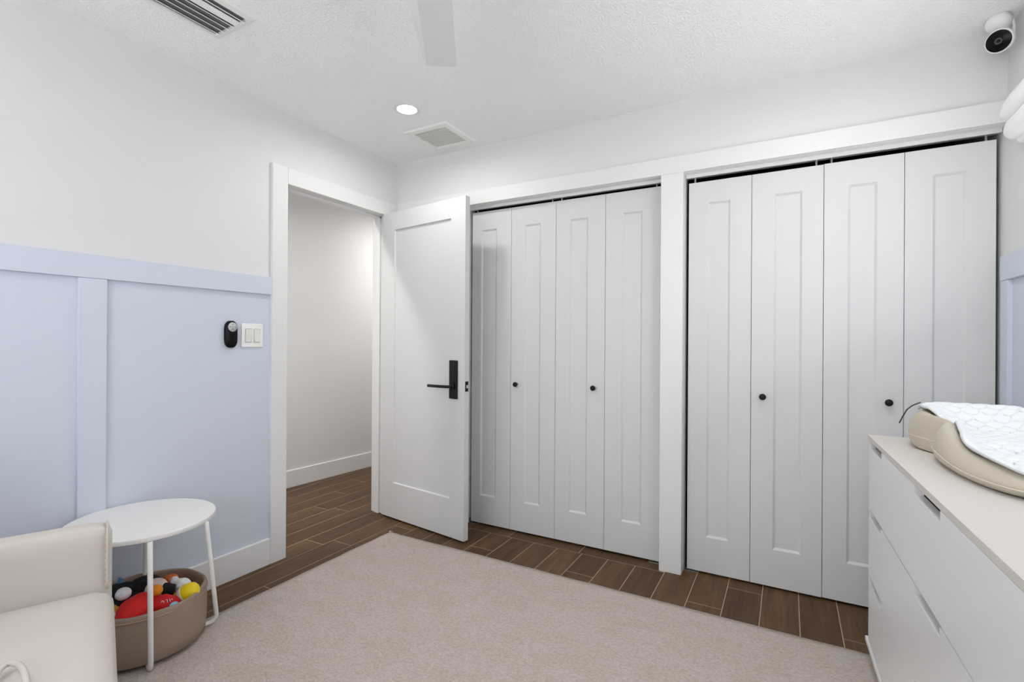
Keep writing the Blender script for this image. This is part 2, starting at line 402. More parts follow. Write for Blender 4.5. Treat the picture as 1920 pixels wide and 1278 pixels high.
knobs = [(1, .939, .926), (0, 1.446, .929), (1, 2.313, .931), (0, 2.808, .935)]
pan = [[(.674, .784), (.996, 1.096)], [(1.295, 1.399), (1.610, 1.715)], [(2.059, 2.158), (2.363, 2.473)], [(2.661, 2.762), (2.962, 3.064)]]
labs = ['white bifold closet door right beside the open room door', 'white bifold closet door left of the post between the closets',
        'white bifold closet door right of the post between the closets', 'white bifold closet door partly hidden by the dresser']
ZT = [(.012, 2.036), (.012, 2.036), (.010, 2.027), (.012, 2.029)]
for i in range(4):
    d = empty('door_%d' % (i+2), (leaves[i][0][0], YD, 0), kind='structure', label=labs[i])
    z0, z1 = ZT[i]
    for k, (a, b_) in enumerate(leaves[i]):
        bm = BM(); gl = .0012
        panel_slab(bm, b_-a-2*gl, z1-z0, LT, pan[i][k][0]-a-gl-.004, b_-pan[i][k][1]-gl-.004, z1-1.917, .190-z0)
        bmesh.ops.translate(bm, verts=bm.verts, vec=(a+gl, YD, z0))
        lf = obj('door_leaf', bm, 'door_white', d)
        if knobs[i][0] == k: knob(lf, knobs[i][1], YD, knobs[i][2])
    for px in ((leaves[i][0][0]+.03, leaves[i][1][1]-.03)):
        bm = BM(); tube(bm, [(px, YD+.016, z1-.004), (px, YD+.016, ZO-.01)], .005, 10)
        obj('pivot_pin', bm, 'steel', d, smooth=False)
    if i in (0, 1, 2):
        px = leaves[i][0][0] if i != 1 else leaves[i][1][1]
        s = 1 if i != 1 else -1
        bm = BM(); x0_, x1_ = sorted((px - s*.012, px + s*.06)); box(bm, x0_, x1_, YD-.004, YD+.03, 0, .0035); box(bm, *sorted((px - s*.012, px - s*.009)), YD-.004, YD+.03, 0, .03)
        obj('floor_bracket', bm, 'steel', d, label='small metal floor bracket')

# ------------------------------------------------------------------ room door standing open
DP, DQ = Vector((.0, -.1405, 0)), Vector((.757, -.2495, 0)); dd = DQ-DP; DWd = dd.length
rz = math.atan2(dd.y, dd.x)
d1 = empty('door_1', (DP.x, DP.y, 0), rz, kind='structure', label='white one-panel room door standing open with black lever')
Md = Matrix.Translation(DP) @ Matrix.Rotation(rz, 4, 'Z')
bm = BM(); panel_slab(bm, DWd, 2.041, .037, .122, .118, .118, .232, .011, .004)
bmesh.ops.translate(bm, verts=bm.verts, vec=(0, 0, .012)); bmesh.ops.transform(bm, matrix=Md, verts=bm.verts)
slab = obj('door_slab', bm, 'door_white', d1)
bm = BM(); box(bm, .648, .712, -.012, .0, .848, 1.078, Md)
pl = obj('lock_plate', bm, 'black_metal', d1, bevel=.003, label='tall black lock plate')
bm = BM(); pts = [Md @ Vector(p) for p in ((.682, -.010, .923), (.682, -.045, .923), (.676, -.054, .923), (.664, -.057, .923), (.62, -.057, .922), (.515, -.057, .921))]
tube(bm, pts, .009, 14); lathe(bm, [(.017, 0), (.017, .012), (.014, .014)], Md @ Vector((.682, -.012, .923)), 20, Matrix.Rotation(rz, 4, 'Z') @ Matrix.Rotation(PI/2, 4, 'X'))
obj('lever', bm, 'black_metal', pl, smooth=True, label='straight black lever handle')
bm = BM(); box(bm, DWd-.001, DWd+.002, .006, .031, .895, .955, Md)
lt = obj('latch_plate', bm, 'black_metal', d1, bevel=.001, label='black latch plate on the door edge')
bm = BM(); box(bm, DWd, DWd+.010, .011, .026, .914, .934, Md)
obj('latch_bolt', bm, 'steel', lt, bevel=.003)
for z in (.25, 1.05, 1.82):
    bm = BM(); tube(bm, [Md @ Vector((-.004, .041, z-.045)), Md @ Vector((-.004, .041, z+.045))], .006, 10)
    obj('hinge', bm, 'black_metal', d1)

# ------------------------------------------------------------------ windows (right wall under the shade; an added fill one behind the camera)
def window(name, axis, a0, a1, z0, z1, plane, depth, lab):
    r_ = empty(name, (plane, (a0+a1)/2, z0) if axis == 'x' else ((a0+a1)/2, plane, z0), kind='structure', label=lab)
    def B(lo, hi, p0, p1, za, zb): return bx(p0, p1, lo, hi, za, zb) if axis == 'x' else bx(lo, hi, p0, p1, za, zb)
    s = 1 if depth > 0 else -1
    p0, p1 = sorted((plane + s*.07, plane + s*.11))
    for lo, hi, za, zb in ((a0, a0+.05, z0, z1), (a1-.05, a1, z0, z1), (a0, a1, z0, z0+.05), (a0, a1, z1-.05, z1), (a0, a1, (z0+z1)/2-.02, (z0+z1)/2+.02)):
        obj('window_frame', B(lo, hi, p0, p1, za, zb), 'window_frame', r_, bevel=.003)
    for za, zb in ((z0+.05, (z0+z1)/2-.02), ((z0+z1)/2+.02, z1-.05)):
        obj('pane', B(a0+.05, a1-.05, plane+s*.088, plane+s*.092, za, zb), 'glass', r_)
    q0, q1 = sorted((plane - s*.03, plane + s*.07))
    obj('sill', B(a0, a1, q0, q1, z0-.012, z0+.012), 'window_frame', r_, bevel=.003)
window('window_1', 'x', WY0, WY1, WZ0, WZ1, W, .14, 'window in the right wall under the white shade')
window('fill_window', 'y', FX0, FX1, FZ0, FZ1, YF, -.14, 'unseen wide window added for fill from behind the camera')

# ------------------------------------------------------------------ roman shade
sh = empty('roman_shade', (W, -.20, 2.2), label='white fabric roman shade gathered in folds at the window top', cat='window shade')
YS0, YS1 = -1.85, -.20
def loft(prof, y0, y1, th, ny=24):
    """fabric sheet: profile in (x, z) swept along y, with thickness"""
    bm = BM(); rows = []
    for i in range(ny+1):
        y = y0 + (y1-y0)*i/ny
        wob = .002*math.sin(i*1.7)
        rows.append([bm.verts.new((x + wob*(1 if 0 < k < len(prof)-1 else 0), y, z)) for k, (x, z) in enumerate(prof)])
    for i in range(ny):
        for k in range(len(prof)-1): bm.faces.new((rows[i][k], rows[i][k+1], rows[i+1][k+1], rows[i+1][k]))
    return bm
def fold(xt, zt, xb, zb, xr, zr):
    pts = []
    for k in range(11):       # front face, bulging
        t = k/10; pts.append((xt + (xb-xt)*t - .012*math.sin(PI*t), zt + (zb-zt)*t))
    for k in range(1, 9):     # rounded bottom returning to the back
        t = k/8; a = PI*t
        pts.append((xb + (xr-xb)*(1-math.cos(a))/2, zb - .022*math.sin(a) + (zr-zb)*t))
    return pts
for nm, pr in (('shade_fold', fold(3.166, 2.150, 3.099, 2.036, 3.150, 2.045)), ('shade_fold', fold(3.160, 2.055, 3.110, 1.972, 3.150, 1.965)), ('shade_fold', fold(3.170, 1.99, 3.146, 1.952, 3.166, 1.95))):
    o = obj(nm, loft(pr, YS0, YS1, .004), 'shade_fabric', sh, smooth=True)
    s = o.modifiers.new('t', 'SOLIDIFY'); s.thickness = .012; s.offset = 0
    b = o.modifiers.new('b', 'BEVEL'); b.width = .005; b.segments = 3; b.angle_limit = 1.0
obj('head_rail', bx(W-.030, W, YS0, YS1-.10, 2.13, 2.165), 'shade_fabric', sh, bevel=.004)

# ------------------------------------------------------------------ ceiling things
def lamp_thing(x, y, lab, power):
    r_ = empty('recessed_light', (x, y, H), label=lab, cat='ceiling light', group='recessed ceiling lights')
    bm = BM(); lathe(bm, [(.050, -.0005), (.053, -.004), (.060, -.006), (.067, -.004), (.069, .001)], (x, y, H), 40, None, False, False)
    obj('trim_ring', bm, 'trim_white', r_, smooth=True)
    bm = BM(); lathe(bm, [(.052, -.002), (.040, -.0032), (.001, -.0035)], (x, y, H), 40, None, False, True)
    obj('lens', bm, 'lamp_glow', r_, smooth=True)
    l = bpy.data.lights.new('downlight', 'AREA'); l.shape = 'DISK'; l.size = .10; l.energy = power; l.color = (1, .985, .96); l.spread = math.radians(170)
    o = bpy.data.objects.new('downlight', l); COL.objects.link(o); o.location = (x, y, H-.008)
    return r_
lamp_thing(.622, -.614, 'lit round recessed ceiling light near the square vent', LP)
for x, y in ((2.52, -.90), (.70, -3.05), (2.52, -3.05)):
    lamp_thing(x, y, 'lit round recessed ceiling light away from the square vent', LP)
for y in (1.15, -1.15):  # both unseen; the second is added to brighten the hall wall
    lamp_thing(-.38, y, 'lit round unseen recessed light in the hallway ceiling', HLP)

# square exhaust vent
vx0, vx1, vy0, vy1 = .403, .722, -.400, -.082
v = empty('ceiling_vent', ((vx0+vx1)/2, (vy0+vy1)/2, H), label='small square white ceiling vent with fine slats', cat='ceiling vent')
bm = BM(); fr = .043
def frame_ring(bm, x0, x1, y0, y1, f, zin, zout):
    o_ = [(x0, y0), (x1, y0), (x1, y1), (x0, y1)]; i_ = [(x0+f, y0+f), (x1-f, y0+f), (x1-f, y1-f), (x0+f, y1-f)]; m_ = [(x0+.008, y0+.008), (x1-.008, y0+.008), (x1-.008, y1-.008), (x0+.008, y1-.008)]
    L_ = [[bm.verts.new((p[0], p[1], z)) for p in ps] for ps, z in ((o_, H+.001), (m_, H-zout), (i_, H-zin), (i_, H+.004))]
    for a, b_ in zip(L_[:-1], L_[1:]):
        for q in range(4): bm.faces.new((a[q], a[(q+1) % 4], b_[(q+1) % 4], b_[q]))
frame_ring(bm, vx0, vx1, vy0, vy1, fr, .010, .009)
obj('vent_frame', bm, 'plastic_white', v, bevel=.001, bseg=1)
obj('vent_backing', bx(vx0+fr-.002, vx1-fr+.002, vy0+fr-.002, vy1-fr+.002, H-.0015, H+.0005), 'track_metal', v)
n = 15; me0 = None
for i in range(n):
    y = vy0+fr + (vy1-vy0-2*fr)*(i+.5)/n
    if me0 is None:
        bm = BM(); box(bm, vx0+fr-.001, vx1-fr+.001, -.0074, .0074, -.0008, .0008, Matrix.Rotation(math.radians(12), 4, 'X'))
        o = obj('slat', bm, 'plastic_white', v); me0 = o.data
    else:
        o = bpy.data.objects.new('slat', me0); COL.objects.link(o); o.parent = v; o.matrix_parent_inverse = v.matrix_world.inverted()
    o.location = (0, y, H-.0055)

# long supply register
rx0, rx1, ry0, ry1 = .345, .612, -2.02, -1.462
v = empty('air_register', ((rx0+rx1)/2, (ry0+ry1)/2, H), label='long white ceiling air register with wide angled louvers', cat='ceiling vent')
bm = BM(); frame_ring(bm, rx0, rx1, ry0, ry1, .030, .010, .004)
obj('register_frame', bm, 'plastic_white', v, bevel=.001, bseg=1)
obj('register_backing', bx(rx0+.02, rx1-.02, ry0+.02, ry1-.02, H-.0012, H+.001), 'gap_shade_grey', v)
nl = 6; me0 = None
for i in range(nl):
    x = rx0+.037 + (rx1-rx0-.074)*(i+.5)/nl
    bm = BM(); box(bm, -.0155, .0155, ry0+.031, ry1-.031, -.0008, .0008, Matrix.Rotation(math.radians(30 if i < 4 else -8 if i < 5 else 30), 4, 'Y'))
    o = obj('louver', bm, 'plastic_white', v); o.location = (x, 0, H-.0100)

# ceiling fan (only one blade reaches into view)
fc = Vector((1.68, -1.76, 2.20)); b_dir = Vector((1.307, -1.209, 0)) - Vector((fc.x, fc.y, 0)); L_b = b_dir.length; ang0 = math.atan2(b_dir.y, b_dir.x)
fan = empty('ceiling_fan', (fc.x, fc.y, H), label='white ceiling fan with flat tapered blades', cat='ceiling fan')
bm = BM(); lathe(bm, [(.03, H), (.065, H), (.07, H-.02), (.05, H-.05), (.016, H-.06), (.016, H-.11)], (fc.x, fc.y, 0), 32)
obj('canopy', bm, 'fan_white', fan, smooth=True, bevel=0)
bm = BM(); lathe(bm, [(.02, .14), (.09, .135), (.115, .10), (.12, .03), (.10, -.03), (.06, -.05), (.001, -.052)], fc, 40)
obj('motor_housing', bm, 'fan_white', fan, smooth=True)
blade_me = None
for k in range(3):
    Mb = Matrix.Translation(fc) @ Matrix.Rotation(ang0 + 2*PI/3*k, 4, 'Z')
    bm = BM(); ns = 12
    top = []; bot = []
    for i in range(ns+1):
        t = i/ns; x = .10 + (L_b-.10)*t; hw = .050 + .004*t; fw = .004 + .062*(1-t)
        prof = [(-hw, .003), (-hw*.4, 0), (hw*.4, 0), (hw, .002), (hw+fw, .002+fw*.75)]
        bot.append([bm.verts.new((x, y, z-.004)) for y, z in prof]); top.append([bm.verts.new((x, y, z+.006)) for y, z in prof])
    for i in range(ns):
        for q in range(4):
            bm.faces.new((bot[i][q], bot[i+1][q], bot[i+1][q+1], bot[i][q+1])); bm.faces.new((top[i][q], top[i][q+1], top[i+1][q+1], top[i+1][q]))
        bm.faces.new((bot[i][0], top[i][0], top[i+1][0], bot[i+1][0])); bm.faces.new((bot[i][4], bot[i+1][4], top[i+1][4], top[i][4]))
    for e_ in (0, ns): bm.faces.new([*bot[e_], *top[e_][::-1]])
    bmesh.ops.transform(bm, matrix=Mb, verts=bm.verts)
    obj('blade', bm, 'fan_white', fan)

# security camera in the corner
sc = empty('security_camera', (3.125, -.11, H), label='small white security camera with round black face in the ceiling corner', cat='camera')
bm = BM()
fcn = Vector((3.106, -.150, 2.333)); aim = Vector((-.50, -.78, -.36)).normalized(); Rq = aim.to_track_quat('Z', 'Y').to_matrix().to_4x4()
lathe(bm, [(.012, -.066), (.026, -.062), (.037, -.045), (.0415, -.018), (.042, -.004), (.0395, .001), (.037, .000)], fcn, 36, Rq)
body = obj('camera_body', bm, 'plastic_white', sc, smooth=True)
bm = BM(); lathe(bm, [(.0375, -.002), (.0375, .0006), (.036, .0015), (.001, .0022)], fcn, 36, Rq, False, True)
fce = obj('face_plate', bm, 'plastic_black', sc, smooth=True, label='glossy black round face')
bm = BM(); lathe(bm, [(.0115, .0015), (.0115, .0042), (.009, .0048), (.006, .0035)], fcn, 24, Rq)
obj('lens_ring', bm, 'lens_grey', fce, smooth=True)
bm = BM(); lathe(bm, [(.001, .0036), (.006, .004), (.0001, .0052)], fcn, 20, Rq)
obj('lens', bm, 'black_metal', fce, smooth=True)
bm = BM(); bc = Vector((3.108, -.125, 2.408)); Rb = Vector((-.45, -.45, -.75)).to_track_quat('Z', 'Y').to_matrix().to_4x4()
lathe(bm, [(.037, -.028), (.0375, -.010), (.036, .002), (.030, .010), (.016, .015), (.001, .0165)], bc, 32, Rb)
obj('mount_base', bm, 'plastic_white', sc, smooth=True)
bm = BM(); tube(bm, [(3.135, -.105, 2.405), (3.128, -.115, 2.375), (3.118, -.128, 2.35)], .011, 14)
obj('mount_arm', bm, 'plastic_white', sc, smooth=True)
bm = BM(); box(bm, 3.126, 3.142, -.128, -.112, 2.418, 2.432)
obj('cable_plug', bm, 'plastic_black', sc, bevel=.002)
bm = BM(); tube(bm, [(3.140, -.118, 2.424), (3.147, -.119, 2.429), (3.153, -.12, 2.420), (3.157, -.12, 2.395), (3.158, -.12, 2.366), (3.155, -.12, 2.345), (3.148, -.12, 2.332), (3.136, -.121, 2.326), (3.124, -.122, 2.330)], .0045, 10)
obj('cable', bm, 'plastic_white', sc, smooth=True)

# ------------------------------------------------------------------ wall things
sw = empty('light_switch', (.004, -1.085, 1.215), label='white double rocker switch plate on the blue wainscot', cat='light switch')
bm = BM(); box(bm, .004, .011, -1.143, -1.026, 1.155, 1.276)
obj('switch_plate', bm, 'plastic_white', sw, bevel=.003)
for yc, tl in ((-1.108, 3), (-1.061, -3)):
    obj('switch_frame', bx(.0105, .0118, yc-.0175, yc+.0175, 1.180, 1.250), 'label_grey', sw)
    bm = BM(); box(bm, -.003, .003, -.0150, .0150, -.0325, .0325, Matrix.Translation((.0125, yc, 1.215)) @ Matrix.Rotation(math.radians(tl), 4, 'Y'))
    obj('rocker', bm, 'plastic_ivory', sw, bevel=.001)
rm = empty('remote_control', (.004, -1.20, 1.22), label='black oval remote control with pale round disc on the wall', cat='remote control')
bm = BM(); rings = []
for s_, x in ((.96, .004), (1.0, .010), (1.0, .017), (.93, .0225), (.80, .0245)):
    ring = []
    for k in range(40):
        a = 2*PI*k/40; cy_, sy_ = math.cos(a), math.sin(a)
        yy = .0335*math.copysign(abs(cy_)**.75, cy_)*(1 - .05*math.cos(2*a)*0); zz = .067*math.copysign(abs(sy_)**.72, sy_)
        yy *= (.92 + .10*(zz/.067)**2) if abs(zz) < .045 else 1.0
        ring.append(bm.verts.new((x, -1.200 + yy*s_, 1.220 + zz*s_)))
    rings.append(ring)
for a, b_ in zip(rings[:-1], rings[1:]):
    for k in range(40): bm.faces.new((a[k], a[(k+1) % 40], b_[(k+1) % 40], b_[k]))
bm.faces.new(rings[-1]); bm.faces.new(rings[0][::-1])
obj('remote_body', bm, 'plastic_black', rm, smooth=True)
bm = BM(); lathe(bm, [(.023, 0), (.0225, .0012), (.001, .0014)], (.0243, -1.198, 1.256), 28, Matrix.Rotation(PI/2, 4, 'Y'))
dk = obj('button_disc', bm, 'label_grey', rm, smooth=True, label='round grey button disc'); dk.data.materials[0] = mat('disc_grey', (.50, .51, .50), .45)
bm = BM()
for y, z, a, b_ in ((-.012, .001, .009, .0022), (0, .001, .004, .0022), (.012, 0, .0025, .004), (0, -.008, .0022, .006), (.004, -.013, .004, .002), (0, .014, .008, .0016), (-.005, -.012, .002, .003)):
    box(bm, .0256, .0262, -1.198+y-a/2, -1.198+y+a/2, 1.256+z-b_/2, 1.256+z+b_/2)
obj('button_marks', bm, 'ink_dark', dk)

# ------------------------------------------------------------------ rug
RX0, RX1, RY0, RY1, RT = .268, 2.76, -3.3, -.343, .012
bm = BM(); nx, ny = 70, 84
from mathutils import noise as NZ
grid = []
for i in range(nx+1):
    col = []
    for j in range(ny+1):
        x = RX0 + (RX1-RX0)*i/nx; y = RY0 + (RY1-RY0)*j/ny
        ed = min(i, nx-i, j, ny-j)
        wob = .003*NZ.noise(Vector((x*4, y*4, 3)))
        xx = x + (wob if i in (0, nx) else 0); yy = y + (wob if j in (0, ny) else 0)
        z = RT + .0015*NZ.noise(Vector((x*9, y*14, 0))) - (.004 if ed == 0 else 0)
        col.append(bm.verts.new((xx, yy, z)))
    grid.append(col)
for i in range(nx):
    for j in range(ny): bm.faces.new((grid[i][j], grid[i+1][j], grid[i+1][j+1], grid[i][j+1]))
be = [e for e in bm.edges if len(e.link_faces) == 1]
ex = bmesh.ops.extrude_edge_only(bm, edges=be)
for v_ in ex['geom']:
    if isinstance(v_, bmesh.types.BMVert): v_.co.z = .0002
rug = obj('rug', bm, 'rug_wool', smooth=True, label='large pale beige wool rug on the dark plank floor', cat='rug')
bm = BM()
for k in range(5):
    a = 1.3 + k*.35; tube(bm, [(RX0+.004, RY1-.004, .008), (RX0+.004+.010*math.cos(a), RY1-.004+.010*math.sin(a), .012), (RX0+.004+.022*math.cos(a), RY1-.004+.022*math.sin(a), .004)], .0015, 6)
obj('corner_tuft', bm, 'rug_wool', rug, label='loose tuft of pale yarn at the rug corner')

# ------------------------------------------------------------------ dresser
A16 = math.radians(1.6); DO = Vector((2.685, -.370, 0))
Mq = Matrix.Translation(DO) @ Matrix.Rotation(math.radians(90) + A16 + PI, 4, 'Z')   # local x along the front towards the near end, local y towards the wall
DL, DD, DZ = 1.60, .455, .850
dr = empty('dresser', DO, label='white dresser with wide drawers and cut-out handles along the right wall', cat='dresser')
def dbox(name, x0, x1, y0, y1, z0, z1, m, parent, bevel=.0015, **k):
    bm = BM(); box(bm, x0, x1, y0, y1, z0, z1, Mq); return obj(name, bm, m, parent, bevel=bevel, **k)
dbox('top_board', 0, DL, 0, DD, DZ-.018, DZ, 'dresser_top', dr, label='pale wood-tone dresser top')
dbox('side_panel', .004, .030, .004, DD, .082, DZ-.018, 'dresser_white', dr)
dbox('side_panel', DL-.030, DL-.004, .004, DD, .082, DZ-.018, 'dresser_white', dr)
dbox('back_panel', .03, DL-.03, DD-.01, DD, .09, DZ-.018, 'dresser_white', dr, 0)
dbox('bottom_rail', -.008, DL+.008, -.004, DD, .070, .088, 'dresser_white', dr)
dbox('shade_core', .032, DL-.032, .040, DD-.012, .092, DZ-.020, 'void_shade', dr, 0)  # dark block added to paint the shaded void behind the drawer fronts
for lx in (.075, DL-.12):
    for ly in (.02, DD-.07):
        dbox('leg', lx, lx+.045, ly, ly+.045, .0138 if ly < .1 else 0, .071, 'dresser_white', dr)
cuts = [(.008, .222), (.648, .862), (DL-.30, DL-.07)]
rows = [(.5855, .8316), (.3405, .5790), (.097, .334)]
x0d, x1d = .036, DL-.036
for za, zb in rows:
    ch = .0235
    bm = BM(); W_ = x1d-x0d
    box(bm, x0d, x1d, 0, .019, za, zb-ch, Mq)
    segs = [0] + [v_ for c in cuts for v_ in c] + [W_]
    for a, b_ in zip(segs[0::2], segs[1::2]):
        box(bm, x0d+a, x0d+b_, 0, .019, zb-ch, zb, Mq)
    obj('drawer_front', bm, 'dresser_white', dr, label='white drawer front with cut-out handles')

# ------------------------------------------------------------------ changing pad with quilted liner
PC = Vector((2.965, -.795, DZ)); PL, PB = .405, .196
pad = empty('changing_pad', PC, label='cream contoured foam changing pad on the dresser', cat='changing pad')
def out(t):
    """outline of the peanut, t=0 at the near end (-y)"""
    y = -PL*math.copysign(abs(math.cos(t))**.85, math.cos(t))
    far = 1/(1+math.exp(-(y-.10)/.03))
    x = (.176 + .030*far)*math.copysign(abs(math.sin(t))**(.66-.28*far), math.sin(t))
    x *= 1 - .23*math.exp(-((y-.115)/.065)**2)
    return x, y
def rimh(y): # rim height along the pad: high at the far end, low at the near end
    k = 1/(1+math.exp(-(y+.10)/.05))
    return .060 + .052*k + .014/(1+math.exp(-(y-.16)/.03))
PROF = [(0, .38), (.30, .39), (.50, .45), (.62, .66), (.70, .90), (.78, 1.0), (.86, .97), (.935, .80), (.985, .58), (1.0, .40), (.985, .20), (.945, .07), (.88, 0), (.5, 0)]
bm = BM(); NT = 96; rings = []
for fr_, hz in PROF[1:]:
    ring = []
    for k in range(NT):
        t = 2*PI*k/NT; x, y = out(t)
        ring.append(bm.verts.new(PC + Vector((x*fr_, y*fr_, hz*rimh(y) if hz > 0 else .0))))
    rings.append(ring)
for a, b_ in zip(rings[:-1], rings[1:]):
    for k in range(NT): bm.faces.new((a[k], a[(k+1) % NT], b_[(k+1) % NT], b_[k]))
bm.faces.new(rings[0][::-1]); bm.faces.new(rings[-1])
obj('pad_body', bm, 'foam_cream', pad, smooth=True, sub=1)
def seam_ring(fr_, hz, name):
    bm = BM(); pts = []
    for k in range(NT+1):
        x, y = out(2*PI*k/NT); pts.append(PC + Vector((x*fr_, y*fr_, hz*rimh(y))))
    tube(bm, pts, .0012, 6); obj(name, bm, 'thread_cream', pad, smooth=True)
seam_ring(.999, .36, 'mould_seam')
TAB = []
for k in range(721):
    x, y = out(2*PI*k/720); TAB.append((math.atan2(x, -y), math.hypot(x, y)))
TAB.sort()
import bisect
TK = [a for a, _ in TAB]
def surf(x, y):
    a = math.atan2(x, -y); i = min(max(bisect.bisect(TK, a), 1), len(TAB)-1); R_ = TAB[i][1]
    fr_ = math.hypot(x, y)/max(R_, 1e-6); yo = y/max(fr_, 1e-3) if fr_ > .02 else 0
    yo = max(-PL, min(PL, yo))
    for (f0, h0), (f1, h1) in zip(PROF[:9], PROF[1:10]):
        if f0 <= fr_ <= f1: return (h0 + (h1-h0)*(fr_-f0)/(f1-f0))*rimh(yo)
    return .40*rimh(yo)
HWT = sorted((out(PI*k/400)[1], abs(out(PI*k/400)[0])) for k in range(401)); HWY = [a for a, _ in HWT]
def halfw(y):
    i = min(max(bisect.bisect(HWY, y), 1), 400); (a, p), (b_, q) = HWT[i-1], HWT[i]
    return p + (q-p)*(y-a)/max(b_-a, 1e-9)
bm = BM(); nx, ny = 96, 200; g_ = []
LY0, LY1 = -.385, .375
for i in range(nx+1):
    c_ = []
    for j in range(ny+1):
        v_ = j/ny; y = LY0 + (LY1-LY0)*v_
        hw = .78*halfw(y)
        u0_ = -1.04 + .20*math.exp(-((y-.02)/.10)**2); u_ = u0_ + (.76-u0_)*i/nx; rc = 1.0
        e_ = min(v_, 1-v_)*(LY1-LY0)
        if e_ < .04: rc = 1 - .12*(1-e_/.04)**2
        x = hw*u_*rc
        # average the surface a little: the cloth bridges the hollow
        z = sum(surf(x+ox, y+oy) for ox, oy in ((0, 0), (.016, 0), (-.016, 0), (0, .016), (0, -.016)))/5 + .007
        # scalloped quilting
        s_ = .046; rw = int((y+1)/(s_*.55)); xx = (x + (s_/2 if rw % 2 else 0)) % s_; yy = ((y+1) % (s_*.55))/(s_*.55)
        arc = math.sin(PI*xx/s_); q = abs(yy - (1-arc)*.75)
        z += .0060*min(1, q*1.8) if 3 < i < nx-3 and .02 < v_ < .985 else .0045
        c_.append(bm.verts.new(PC + Vector((x, y, z))))
    g_.append(c_)
for i in range(nx):
    for j in range(ny): bm.faces.new((g_[i][j], g_[i+1][j], g_[i+1][j+1], g_[i][j+1]))
SNAP = g_[0][int(ny*.88)].co.copy()
ln = obj('quilted_liner', bm, 'liner_white', smooth=True, label='white quilted liner lying in the cream changing pad', cat='liner')
s = ln.modifiers.new('t', 'SOLIDIFY'); s.thickness = .009; s.offset = 1
bm = BM(); tube(bm, [(2.835, -.405, .985), (2.812, -.402, .972), (2.797, -.40, .956), (2.785, -.40, .930), (2.775, -.40, .905)], .0022, 8)
obj('strap', bm, 'ink_dark', ln, smooth=True, label='short dark strap')
bm = BM(); lathe(bm, [(.006, -.002), (.006, .002), (.003, .003)], SNAP + Vector((-.003, 0, -.002)), 16, Matrix.Rotation(-1.2, 4, 'Y'))
obj('snap', bm, 'steel', ln, smooth=True, label='metal snap')

# ------------------------------------------------------------------ side table
TC, TZ, TR = Vector((.252, -1.686, 0)), .505, .243
tb = empty('side_table', (TC.x, TC.y, 0), label='round white side table with thin tube legs over the toy basket', cat='side table')
bm = BM(); lathe(bm, [(TR-.006, TZ-.018), (TR-.001, TZ-.016), (TR, TZ-.008), (TR-.001, TZ-.002), (TR-.004, TZ)], (TC.x, TC.y, 0), 96)
obj('table_top', bm, 'table_white', tb, bevel=0, smooth=False)
def arc_leg(top, bot, name='leg'):
    """tube from the rim down to the floor with a rounded turn inwards along the floor"""
    top, bot = Vector(top), Vector(bot); inn = (Vector((TC.x, TC.y, bot.z)) - bot); inn.z = 0; inn.normalize(); R_ = .03
    dn = (bot-top).normalized(); pts = [top]
    for k in range(9):
        t = k/8; a = t*PI/2
        pts.append(bot + Vector((0, 0, R_))*(1-math.sin(a)) - dn*0 + inn*R_*(1-math.cos(a)))
    pts.append(Vector((TC.x, TC.y, bot.z)))
    bm = BM(); tube(bm, pts, .0085, 14); return obj(name, bm, 'table_white', tb, smooth=True)
zf = .0085+.0138
for top, bot in (((.486, -1.768, TZ-.017), (.462, -1.752, zf)), ((.466, -1.566, TZ-.017), (.345, -1.455, zf)), ((.068, -1.590, TZ-.017), (.056, -1.590, .0088)), ((.075, -1.80, TZ-.017), (.155, -1.895, .0088))):
    arc_leg(top, bot)

# ------------------------------------------------------------------ toy basket and toys
BC = Vector((.243, -1.668, .022)); BR, BH = .200, .192
bk = empty('toy_basket', BC, label='round tan woven fabric basket full of toys under the white table', cat='basket')
bm = BM(); prof = [(.02, .004), (BR-.012, .004), (BR-.002, .010), (BR+.002, .05), (BR+.003, .12), (BR+.003, BH-.012), (BR+.001, BH-.003), (BR-.004, BH), (BR-.009, BH-.004), (BR-.010, BH-.02), (BR-.010, .10), (BR-.012, .012), (.02, .010)]
seg = 72; rings = []
for r_, z in prof:
    ring = []
    for k in range(seg):
        a = 2*PI*k/seg; rr = r_ + (.004*math.sin(3*a+1) + .003*math.sin(7*a))*(z/BH) if r_ > .1 else r_
        ring.append(bm.verts.new(BC + Vector((rr*math.cos(a), rr*math.sin(a), z + (.003*math.sin(2*a) if z > BH*.8 else 0)))))
    rings.append(ring)
uvl = bm.loops.layers.uv.new('uv'); acc = 0; us = [0]
for (r0, z0), (r1, z1) in zip(prof[:-1], prof[1:]): acc += math.hypot(r1-r0, z1-z0); us.append(acc)
for i in range(len(rings)-1):
    for k in range(seg):
        f = bm.faces.new((rings[i][k], rings[i][(k+1) % seg], rings[i+1][(k+1) % seg], rings[i+1][k]))
        for l, (kk, ii) in zip(f.loops, ((k, i), (k+1, i), (k+1, i+1), (k, i+1))): l[uvl].uv = (kk/seg*2*PI*BR, us[ii])
bm.faces.new(rings[0][::-1]); bm.faces.new(rings[-1])
obj('basket_body', bm, 'basket_weave', bk, smooth=True)
bm = BM(); pts = [BC + Vector(((BR+.004)*math.cos(a), (BR+.004)*math.sin(a), BH-.020)) for a in [2*PI*k/72 for k in range(73)]]
tube(bm, pts, .0016, 6); obj('hem_stitch', bm, 'thread_cream', bk, smooth=True).data.materials[0] = MATS['grout']
bm = BM(); lathe(bm, [(.01, 0), (BR-.03, 0), (BR-.03, .05), (.01, .055)], BC + Vector((0, 0, .011)), 32)
obj('basket_lining', bm, 'basket_weave', bk, smooth=False)

